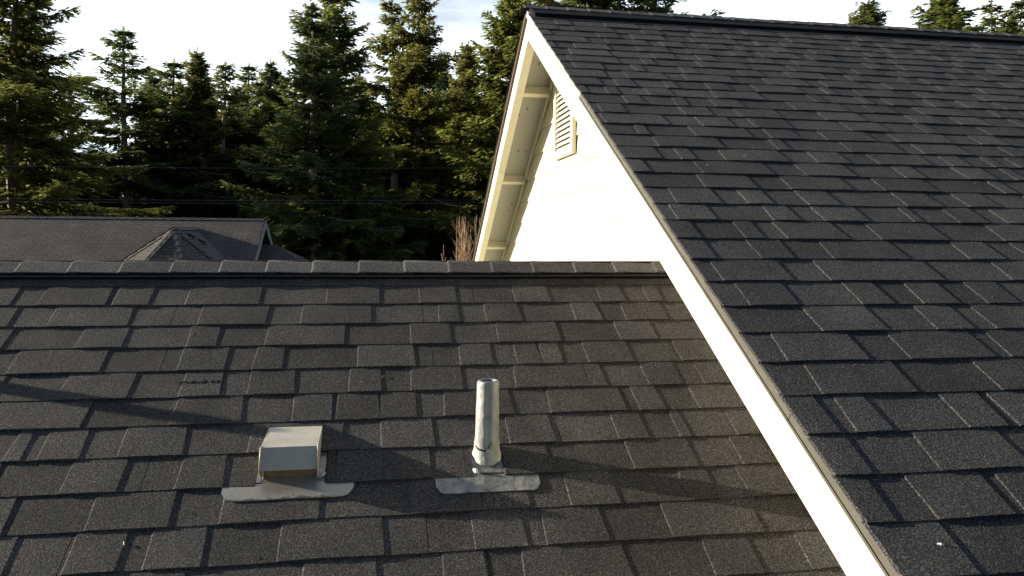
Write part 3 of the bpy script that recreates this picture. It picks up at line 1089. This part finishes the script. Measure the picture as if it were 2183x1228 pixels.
NEED = [(near, 0.655, 5.5), (near, 0.66, 6.45), (near, 0.05, 8.2), (near, 0.045, 8.7), (near, -0.36, 9.8), (near, -0.565, 8.6), (near, 1.28, 7.1), (near, 0.33, 5.3),
        (tall, 2.02, 24.75), (tall, 2.02, 24.2), (tall, 1.81, 26.3), (tall, 1.86, 13.4), (tall, 2.46, 14.3), (tall, 1.62, 16.6), (tall, 2.62, 18.3), (tall, 1.34, 19.6), (tall, 3.0, 10.5), (tall, 2.2, 21.6),
        (near, -0.93, 6.75), (near, -1.21, 8.4), (tall, 1.22, 23.4), (tall, 1.40, 17.4)]
proto = None
for i, (P, x, k) in enumerate(NEED):
    if proto is None:
        q = MB()
        q.tube([(-0.013, 0, 0), (-0.002, 0.0015, 0.0006), (0.013, -0.001, 0)], [0.0005, 0.0009, 0.0004], 5)
        proto = q.build('fir_needle', M_NEEDLE)
        o = proto
    else:
        o = proto.copy()
        COL.objects.link(o)
    o.location = P(x, k, 0.0040 + 0.005 * (k % 1))
    o.rotation_euler = (PN, 0, rng.uniform(0, 6.28))
    s = rng.uniform(0.6, 1.1)
    o.scale = (s, s, s)
    tag(o, 'tiny dry brown fir needle lying on the black shingles', 'needle', 'dry fir needles scattered over the shingles')

# ------------------------------------------------------------------ the neighbour's house
def uv_face_mesh(faces, name, m, parent, base):
    """faces: list of (points, along, down) each with its own in-plane shingle coordinates"""
    me = bpy.data.meshes.new(name)
    vs, fs, uvs = [], [], []
    for pts, u, v in faces:
        o = len(vs)
        vs += [Vector(p) for p in pts]
        fs.append(tuple(range(o, o + len(pts))))
        uvs += [(Vector(p).dot(u), Vector(p).dot(v)) for p in pts]
    me.from_pydata([tuple(p - Vector(base)) for p in vs], [], fs)
    l = me.uv_layers.new(name='UVMap')
    for i, uvv in enumerate(uvs):
        l.data[i].uv = uvv
    me.materials.append(m)
    o = bpy.data.objects.new(name, me)
    COL.objects.link(o)
    o.parent = parent
    sm = o.modifiers.new('thick', 'SOLIDIFY')
    sm.thickness = 0.05
    sm.offset = -1
    return o


NBASE = (-14.0, 28.0, GROUND)
nh = empty('neighbour_house', NBASE, 'neighbouring house with a long brown grey shingle roof before the firs', 'house')
NT = math.radians(28)
nR, nL, nY, nZ = -3.89, -27.0, 28.0, 0.41
run = 6.6
dz = run * math.tan(NT)
u = Vector((1, 0, 0))
vf = Vector((0, math.cos(NT), math.sin(NT)))
vb = Vector((0, -math.cos(NT), math.sin(NT)))
nr = uv_face_mesh([([(nL, nY - run, nZ - dz), (nR, nY - run, nZ - dz), (nR, nY, nZ), (nL, nY, nZ)], u, vf),
                   ([(nR, nY + run, nZ - dz), (nL, nY + run, nZ - dz), (nL, nY, nZ), (nR, nY, nZ)], u, vb)], 'roof', M_NSH, nh, NBASE)
nr['label'] = 'long main roof slope'
cp_ = MB()
x = nL
while x < nR - 0.02:
    xe = min(nR + 0.01, x + 0.3)
    up_ = rng.uniform(0, 0.012)
    cp_.add([(x, nY - 0.14, nZ - 0.045), (xe, nY - 0.14, nZ - 0.055), (xe, nY, nZ + 0.018), (x, nY, nZ + 0.03 + up_), (xe, nY + 0.14, nZ - 0.055), (x, nY + 0.14, nZ - 0.045)], [(0, 1, 2, 3), (3, 2, 4, 5), (0, 3, 5)])
    x = xe
cp_.build('ridge_cap', M_NCAP, nr, NBASE)
nw = MB()
GX = nR - 0.45
nw.prism([(GX, nY - run + 0.5, GROUND), (GX, nY + run - 0.5, GROUND), (GX, nY + run - 0.5, nZ - dz + 0.12), (GX, nY, nZ - 0.12), (GX, nY - run + 0.5, nZ - dz + 0.12)], (nL + 0.9 - GX, 0, 0))
nw.build('wall', M_NWALL, nh, NBASE)
for sg, lab in ((1, 'pale rake trim of the far slope'), (-1, None)):
    tm = MB()
    a = Vector((nR + 0.002, nY, nZ - 0.055))
    b = Vector((nR + 0.002, nY + sg * run, nZ - dz - 0.055))
    tm.prism([a, b, b - Vector((0, 0, 0.2)), a - Vector((0, 0, 0.2))][::sg], (0.045, 0, 0))
    o = tm.build('rake_board', M_NTRIM if sg == 1 else M_NWALL, nh, NBASE)
    if lab:
        o['label'] = lab
# low hipped wing on its right
lz, lx = -0.47, -3.60
lrun, ldz = 3.2, 3.2 * 0.55
ly = 28.3
lw = uv_face_mesh([([(GX + 0.01, ly - lrun, lz - ldz), (lx + lrun, ly - lrun, lz - ldz), (lx, ly, lz), (GX + 0.01, ly, lz)], u, Vector((0, 0.876, 0.482))),
                   ([(lx + lrun, ly - lrun, lz - ldz), (lx + lrun, ly + lrun, lz - ldz), (lx, ly, lz)], Vector((0, 1, 0)), Vector((-0.876, 0, 0.482))),
                   ([(lx + lrun, ly + lrun, lz - ldz), (GX + 0.01, ly + lrun, lz - ldz), (GX + 0.01, ly, lz), (lx, ly, lz)], u, Vector((0, -0.876, 0.482)))], 'roof', M_NSH, nh, NBASE)
lw['label'] = 'low dark hipped wing at the right end'
lb = MB()
lb.box(GX + 0.02, lx + lrun - 0.4, ly - lrun + 0.4, ly + lrun - 0.4, GROUND, lz - ldz + 0.08)
lb.build('wall', M_NWALL, nh, NBASE)
# the projecting bay with half an octagon of hips
bx, by, bz, bt_ = -6.02, 24.6, 0.07, 0.75
Rb = 3.6
eaz = bz - bt_ * Rb * math.cos(math.radians(22.5))
ang = [-157.5, -112.5, -67.5, -22.5]
vx = [Vector((bx + Rb * math.cos(math.radians(a)), by + Rb * math.sin(math.radians(a)), eaz)) for a in ang]
ap = Vector((bx, by, bz))
rb = Vector((bx, by + 3.6, bz))
fcs = []
L0, R0 = vx[0].copy(), vx[3].copy()
L0.y = R0.y = by + 3.6
fcs.append(([L0, vx[0], ap, rb][::-1], Vector((0, 1, 0)), Vector((0.8, 0, 0.6))))
for i in range(3):
    a, b = vx[i], vx[i + 1]
    uu = (b - a).normalized()
    vv = (ap - (a + b) / 2).normalized()
    fcs.append(([a, b, ap], uu, vv))
fcs.append(([vx[3], R0, rb, ap], Vector((0, 1, 0)), Vector((-0.8, 0, 0.6))))
bay = uv_face_mesh(fcs, 'roof', M_NSH, nh, NBASE)
bay['label'] = 'faceted bay roof in front with hips meeting at a point'
hc = MB()
for v in vx[:4]:
    d = (v - ap)
    k = 0.0
    while k < 1:
        k2 = min(1, k + 0.07)
        a, b = ap + d * k, ap + d * k2
        side = d.cross(Vector((0, 0, 1))).normalized() * 0.12
        hc.add([a + Vector((0, 0, 0.012)), b + Vector((0, 0, 0.034)), b + side, a + side - Vector((0, 0, 0.01)), b - side, a - side - Vector((0, 0, 0.01))], [(0, 1, 2, 3), (0, 5, 4, 1), (1, 4, 2)])
        k = k2
hc.add([ap + Vector((-0.13, 0, -0.06)), ap + Vector((0.13, 0, -0.06)), rb + Vector((0.13, 0, -0.06)), rb + Vector((-0.13, 0, -0.06)), ap + Vector((0, -0.04, 0.03)), rb + Vector((0, 0, 0.03))], [(0, 4, 5, 3), (1, 2, 5, 4), (0, 1, 4)])
hc.build('hip_cap', M_NCAP, bay, NBASE)
bw = MB()
inn = [Vector((bx, by, 0)) + (v - Vector((bx, by, v.z))) * 0.86 for v in vx]
poly = [(p.x, p.y, GROUND) for p in inn] + [(inn[3].x, nY - run + 0.49, GROUND), (inn[0].x, nY - run + 0.49, GROUND)]
bw.prism(poly, (0, 0, eaz + 0.1 - GROUND))
bw.build('wall', M_NWALL, nh, NBASE)
# two little vents on the bay's right slope
for i, (px_, py_, lab) in enumerate(((395, 496, 'left of two tiny dark vents on the bay roof next door'), (406, 496, 'right of two tiny dark vents on the bay roof next door'))):
    x = bx + 0.34 + i * 0.24
    y = by + 0.55 + i * 0.35
    z = bz - bt_ * (x - bx) - 0.02
    q = MB()
    q.hexa([(x - 0.09, y - 0.12, z + 0.07), (x + 0.09, y - 0.12, z - 0.07), (x + 0.09, y + 0.12, z - 0.07), (x - 0.09, y + 0.12, z + 0.07), (x - 0.09, y - 0.12, z + 0.15), (x + 0.12, y - 0.13, z + 0.06), (x + 0.12, y + 0.13, z + 0.06), (x - 0.09, y + 0.12, z + 0.15)])
    tag(q.build('roof_vent', M_NCAP, None, (x, y, z)), lab, 'roof vent', 'tiny vents on the bay roof next door')

# ------------------------------------------------------------------ firs
def fir_meshes(seed, H, R, cb, gap=0.42, nbr=5, droop=0.35, up=0.5, sparse=0.0, taper=0.9, blob=0.25, spray=0.27, bark=M_BARK, fol=M_FOL, dead=0.0, rmin=0.0):
    """trunk mesh with limbs, crown mesh of needle sprays; base at the origin"""
    r = random.Random(seed)
    nr_ = np.random.RandomState(seed)
    tk = MB()
    bend = [(r.uniform(-0.12, 0.12), r.uniform(-0.12, 0.12)) for _ in range(4)]

    def axis(z):
        t = z / H
        return Vector((sum(b[0] * math.sin(t * (i + 1) * 2.2) for i, b in enumerate(bend)), sum(b[1] * math.sin(t * (i + 1) * 2.0) for i, b in enumerate(bend)), z))
    tr_ = 0.0105 * H + 0.05
    zs = np.linspace(0, H * 0.985, 18)
    tk.tube([axis(z) for z in zs], [max(0.015, tr_ * (1 - z / H) ** 0.8 + 0.01) for z in zs], 9)
    V, Tn = [], []                                       # kites
    z = cb * H
    phase = r.uniform(0, 6.28)
    while z < H * 0.985:
        f = (z - cb * H) / (H - cb * H)
        prof = (1 - f) ** taper * (0.62 + 0.38 * math.sin(min(1, f * 3.2) * math.pi / 2))
        clump = 1 + blob * math.sin(f * 17 + phase) + r.uniform(-0.22, 0.22)
        Lz = max(0.25 + rmin, R * prof * clump)
        for b in range(nbr):
            if r.random() < sparse * (1 - f * 0.6):
                continue
            az = phase + b * 6.283 / nbr + r.uniform(-0.5, 0.5)
            L = Lz * r.uniform(0.55, 1.18)
            if r.random() < 0.06:
                L *= 1.35
            e0 = up * f - droop * (1 - f) + r.uniform(-0.26, 0.26)
            dirv = Vector((math.cos(az), math.sin(az), 0))
            side = Vector((-math.sin(az), math.cos(az), 0))
            o = axis(min(H * 0.985, z + r.uniform(-0.3, 0.3)))
            pts = []
            sl = r.uniform(-0.12, 0.12)
            nseg = 6
            for i in range(nseg + 1):
                t = i / nseg
                zz = L * (e0 * t - 0.22 * t * t * (1 - f) + 0.26 * t ** 3)
                pts.append(o + dirv * (L * t) + side * (sl * L * t * t) + Vector((0, 0, zz)))
            tk.tube(pts, [max(0.006, 0.012 + 0.010 * L * (1 - i / nseg)) for i in range(nseg + 1)], 4, cap=False)
            if r.random() < dead * (1 - f):
                continue
            m = max(7, int(L / 0.052))
            t0 = 0.10 + 0.22 * r.random() * (1 - f)
            for i in range(m):
                t = t0 + (1 - t0) * (i + r.random()) / m
                j = min(nseg - 1, int(t * nseg))
                p = pts[j].lerp(pts[j + 1], t * nseg - j)
                fw = (pts[j + 1] - pts[j]).normalized()
                wl_ = (0.28 + 0.36 * L * (1 - t) ** 0.7) * r.uniform(0.6, 1.25)
                for sg in (-1, 1):
                    d = (fw * r.uniform(0.45, 0.95) + side * sg * r.uniform(0.55, 1.0) + Vector((0, 0, r.uniform(-0.95, 0.15)))).normalized()
                    # a twig of two or three overlapping sprays
                    q = max(1, min(6, int(wl_ / 0.14)))
                    for kx in range(q):
                        s0 = p + d * (wl_ * kx / q)
                        dd = (d + Vector((r.uniform(-.35, .35), r.uniform(-.35, .35), r.uniform(-.5, .15)))).normalized()
                        ln = spray * r.uniform(0.65, 1.25)
                        nn = Vector((r.uniform(-.6, .6), r.uniform(-.6, .6), 1)).normalized()
                        wv = dd.cross(nn).normalized() * (ln * r.uniform(0.20, 0.34))
                        V.append((s0, s0 + dd * ln * 0.45 + wv, s0 + dd * ln, s0 + dd * ln * 0.45 - wv))
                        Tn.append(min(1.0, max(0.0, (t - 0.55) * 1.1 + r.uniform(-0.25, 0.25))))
        z += gap * (0.55 + 0.75 * (1 - f)) * r.uniform(0.75, 1.25) * max(0.5, H / 22)
        phase += r.uniform(0.3, 1.2)
    # leader
    for i in range(26):
        zz = H * (0.955 + 0.05 * i / 26)
        a = r.uniform(0, 6.28)
        p = axis(min(zz, H)) + Vector((0, 0, max(0, zz - H)))
        d = Vector((math.cos(a) * 0.55, math.sin(a) * 0.55, 0.8)).normalized()
        ln = spray * 0.8
        wv = d.cross(Vector((0, 0, 1))).normalized() * ln * 0.2
        V.append((p, p + d * ln * 0.5 + wv, p + d * ln, p + d * ln * 0.5 - wv))
        Tn.append(0.5)
    n = len(V)
    co = np.array([c for q in V for c in q], dtype=np.float32)
    me = bpy.data.meshes.new('crown')
    me.vertices.add(4 * n)
    me.vertices.foreach_set('co', co.ravel())
    me.loops.add(4 * n)
    me.loops.foreach_set('vertex_index', np.arange(4 * n, dtype=np.int32))
    me.polygons.add(n)
    me.polygons.foreach_set('loop_start', np.arange(0, 4 * n, 4, dtype=np.int32))
    att = me.attributes.new('tone', 'FLOAT', 'POINT')
    att.data.foreach_set('value', np.repeat(np.array(Tn, dtype=np.float32), 4))
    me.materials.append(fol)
    me.update(calc_edges=True)
    to = tk.build('trunk', bark)
    tm = to.data
    bpy.data.objects.remove(to)
    return {'trunk': tm, 'crown': me, 'H': H}


P_FULL = fir_meshes(101, 20, 3.4, 0.08, nbr=6, taper=0.78, droop=0.30, blob=0.35, fol=M_FOL)
P_SPARSE = fir_meshes(102, 20, 3.9, 0.20, gap=0.55, nbr=4, droop=0.25, sparse=0.30, blob=0.45, fol=M_FOL, bark=M_BARKP)
P_SPIRE = fir_meshes(103, 20, 2.9, 0.12, droop=0.2, up=0.7, taper=0.9, blob=0.4, fol=M_FOLB)
P_TALL = fir_meshes(104, 26, 4.2, 0.08, gap=0.46, nbr=5, taper=0.8, droop=0.30, sparse=0.16, blob=0.4, fol=M_FOL, bark=M_BARKP)
P_WIDE = fir_meshes(105, 22, 4.8, 0.06, gap=0.46, nbr=6, droop=0.38, sparse=0.08, blob=0.35, fol=M_FOLY)
P_OPEN = fir_meshes(106, 22, 5.2, 0.15, gap=0.62, nbr=4, droop=0.10, up=0.55, sparse=0.34, blob=0.55, fol=M_FOL, dead=0.12)
P_DENSE = fir_meshes(107, 17, 3.3, 0.03, gap=0.40, nbr=6, droop=0.34, taper=0.75, blob=0.4, fol=M_FOLB)
P_TWIN = fir_meshes(108, 25, 4.4, 0.05, gap=0.48, nbr=5, droop=0.42, sparse=0.18, blob=0.5, fol=M_FOL)
FIRS = {}


def fir(p, px, top, Y, label, group=None, rot=None, width=1.0, cat='fir tree'):
    """px, top: where the photograph shows its trunk and its tip; Y: how far away it stands"""
    tp = at(px, top, Y)
    H = tp.z - GROUND
    s = H / p['H']
    base = Vector((tp.x, tp.y, GROUND - 0.05))
    o = empty('fir_tree', base, label, cat, group)
    o.scale = (s * width * 1.8, s * width * 1.8, s)
    o.rotation_euler = (rng.uniform(-0.012, 0.012), rng.uniform(-0.012, 0.012), rng.uniform(0, 6.28) if rot is None else rot)
    for nm in ('trunk', 'crown'):
        c = bpy.data.objects.new(nm, p[nm])
        COL.objects.link(c)
        c.parent = o
    return o


fir(P_TWIN, 6, -170, 40, 'big broad dark fir at the left edge, its tip beyond the picture', width=0.95)
fir(P_TWIN, 62, 30, 46, 'ragged dark fir close right of the big left edge fir', width=0.85)
fir(P_SPARSE, 152, 158, 54, 'thin see-through fir between the big left edge fir and the pointed one', width=0.7)
fir(P_SPARSE, 272, 60, 52, 'pointed fir with a bare straight trunk standing free against the white sky', rot=1.2, width=0.95)
fir(P_SPIRE, 325, 150, 58, 'small fir leaning close right of the pointed free standing fir', width=1.0)
fir(P_SPARSE, 366, 128, 54, 'narrow fir left of the bright topped rounded fir', width=1.05)
fir(P_FULL, 413, 103, 53, 'rounded fir with a bright green top left of the centre', width=0.72)
fir(P_SPARSE, 474, 132, 55, 'slim short tipped fir right of the bright topped rounded fir', width=1.0)
fir(P_SPARSE, 530, 136, 66, 'pale thin fir set back behind the front row', width=0.9)
fir(P_FULL, 575, 126, 62, 'pale green fir just left of the tall pair', width=0.7)
fir(P_TALL, 664, 2, 39, 'left one of the tall pair of firs, its foliage starting low', rot=0.4, width=0.85)
fir(P_TALL, 727, -75, 41, 'tall fir with a long pale sunlit trunk, its tip above the picture', rot=2.6, width=0.85)
fir(P_SPARSE, 832, 0, 48, 'slender fir just right of the tall fir with the pale trunk', rot=4.0, width=0.85)
fir(P_TALL, 893, -52, 47, 'broad tall fir with tiered boughs reaching right into the open sky', rot=1.1, width=0.72)
fir(P_SPIRE, 938, 112, 58, 'bluish narrow fir low behind the broad tiered fir', width=0.8)
fir(P_FULL, 985, 88, 54, 'shadowed fir beside the yellow green fir next to the gable', width=0.75)
fir(P_WIDE, 1092, -70, 44, 'broad yellow green fir rising beside the gable peak', rot=0.9, width=0.75)
fir(P_TWIN, 1262, -330, 58, 'huge drooping fir behind the gable peak, seen only as hanging boughs', rot=0.2, width=0.85)
fir(P_TWIN, 1400, -250, 58, 'second huge drooping fir behind the tall ridge, right of the gable peak', rot=2.2, width=0.72)
fir(P_FULL, 1837, -2, 66, 'lone small fir tip standing alone above the tall ridge', rot=1.0, width=0.85)
fir(P_WIDE, 2008, -22, 62, 'bushy yellow green fir above the tall ridge, right of the lone tip', rot=2.0, width=1.2)
fir(P_SPARSE, 2122, 4, 66, 'thin fir above the right end of the tall ridge', rot=3.0, width=0.8)
fir(P_WIDE, 2145, 42, 60, 'low rounded fir before the thin fir at the right end of the ridge', rot=0.3, width=0.9)
fir(P_SPARSE, 2182, -6, 64, 'pale fir cut by the right edge of the picture', rot=5.0, width=0.9)
# shaded firs that close the wood behind the houses
BACK = [(-60, 200, 52), (25, 330, 54), (100, 260, 58), (196, 300, 60), (300, 330, 62), (345, 250, 60), (395, 230, 64), (440, 230, 60), (500, 230, 62),
        (545, 230, 58), (600, 250, 60), (640, 230, 56), (700, 180, 58), (765, 150, 60), (800, 210, 56), (865, 170, 62), (915, 210, 58), (960, 190, 56), (1015, 170, 60), (1050, 140, 58),
        (120, 400, 50), (60, 420, 48), (585, 420, 50), (775, 330, 52), (850, 330, 50), (930, 330, 51), (1000, 300, 50), (1060, 260, 52), (1120, 100, 60), (450, 400, 54), (372, 420, 52), (205, 430, 53), (520, 430, 50), (330, 440, 50), (690, 430, 46), (745, 445, 46),
        (-20, 120, 50), (75, 190, 56), (128, 330, 56), (160, 360, 58), (225, 350, 64), (250, 400, 60), (338, 190, 60), (388, 170, 62), (440, 175, 62), (505, 180, 64), (555, 170, 60), (605, 160, 62), (455, 300, 56), (525, 320, 56), (405, 330, 56), (10, 260, 48)]
for i, (px, tp, Y) in enumerate(BACK):
    p = (P_FULL, P_SPARSE, P_SPIRE, P_TWIN, P_WIDE)[i % 5]
    fir(p, px, tp, Y, 'shaded fir filling the wood behind the front row', 'shaded firs filling the wood', width=rng.uniform(0.75, 1.0))
# farther wood, one mass
far = MB()
fm = bpy.data.objects.new('distant_wood', None)
COL.objects.link(fm)
fm.location = (-5, 75, GROUND)
tag(fm, 'dark far wood seen through the gaps between the trunks', None, None, 'stuff')
r2 = random.Random(77)
for i in range(46):
    p = (P_DENSE, P_FULL)[i % 2]
    x = -44 + i * 1.35 + r2.uniform(-0.8, 0.8)
    y = r2.uniform(62, 76) - 75
    for nm in ('trunk', 'crown'):
        c = bpy.data.objects.new('wood_' + nm, p[nm])
        COL.objects.link(c)
        c.parent = fm
        hgt = r2.uniform(7.5, 10.0) / p['H']
        c.scale = (hgt * 1.9, hgt * 1.9, hgt)
        c.location = (x + 5, y, 0)
        c.rotation_euler = (0, 0, i * 1.7)

# bare sapling stems leaning in the gap at the left
st = MB()
sb = at(96, 330, 44)
low = Vector((sb.x, sb.y, GROUND))
st.tube([low, low.lerp(at(100, 300, 44), 0.6) + Vector((-0.08, 0, 0)), at(103, 280, 44), at(122, 228, 44), at(138, 190, 44), at(152, 148, 44), at(166, 105, 44)], [0.05, 0.045, 0.035, 0.028, 0.022, 0.014, 0.006], 6)
for a, b, c in (((122, 228), (146, 205), (170, 192)), ((138, 190), (142, 160), (141, 132))):
    st.tube([at(*a, 44), at(*b, 44), at(*c, 44)], [0.016, 0.010, 0.005], 5)
tag(st.build('bare_sapling', M_BARK, None, low), 'thin bare sapling leaning through the gap by the left fir', 'sapling')

# leafless reddish shrub beside the gable
SB = at(992, 560, 13.0)
SB.z = GROUND
sh = MB()
r3 = random.Random(9)
for i in range(44):
    a = r3.uniform(0, 6.28)
    rad = r3.uniform(0.02, 0.26)
    b0 = Vector((SB.x + 0.12 * math.cos(a), SB.y + 0.2 * math.sin(a), GROUND))
    top = Vector((SB.x + rad * math.cos(a) * 1.0 + 0.02, SB.y + rad * 1.4 * math.sin(a), r3.uniform(-0.35, 0.33)))
    mid = b0.lerp(top, 0.55) + Vector((r3.uniform(-.05, .05), r3.uniform(-.05, .05), 0))
    q = b0.lerp(top, 0.85) + Vector((r3.uniform(-.03, .03), 0, 0))
    sh.tube([b0, mid, q, top], [0.014, 0.010, 0.007, 0.003], 5, cap=False)
    for _ in range(6):
        t = r3.uniform(0.66, 0.97)
        p = b0.lerp(top, t) if t < .55 else mid.lerp(top, (t - 0.55) / 0.45)
        d = Vector((r3.uniform(-.14, .14), r3.uniform(-.14, .14), r3.uniform(0.08, 0.28)))
        sh.tube([p, p + d * 0.6 + Vector((r3.uniform(-.02, .02), 0, 0)), p + d], [0.005, 0.0035, 0.002], 4, cap=False)
tag(sh.build('bare_shrub', M_SHRUB, None, SB), 'leafless reddish brown shrub poking up between the lower ridge and the gable', 'shrub')
tw = MB()
b0 = at(945, 640, 11.0)
for (a, b) in (((945, 640), (946, 522)), ((945, 570), (951, 548)), ((945, 560), (941, 540))):
    tw.tube([at(*a, 11.0), at(*b, 11.0)], [0.008, 0.003], 5)
tw.tube([Vector((b0.x, b0.y, GROUND)), b0], [0.02, 0.008], 6)
tag(tw.build('bare_sapling', M_SHRUB, None, (b0.x, b0.y, GROUND)), 'single thin bare shoot just left of the reddish shrub', 'sapling')

# overhead cables in front of the wood
for (a, b, Y, lab) in (((-200, 422), (760, 430), 33.5, 'upper of the two close overhead cables above the neighbour roof'), ((-200, 428), (760, 436), 33.5, 'lower of the two close overhead cables above the neighbour roof'), ((-200, 353), (760, 361), 36.0, 'single thin overhead cable crossing the dark firs higher up')):
    A, B = at(*a, Y), at(*b, Y)
    A = A + (A - B) * 0.6
    B = B + (B - A) * 0.4
    c = MB()
    c.tube([A.lerp(B, t / 12) + Vector((0, 0, 0.25 * ((t / 6 - 1) ** 2))) for t in range(13)], 0.007, 6)
    tag(c.build('power_cable', M_WIRE, None, tuple(A)), lab, 'cable', 'overhead cables before the wood')
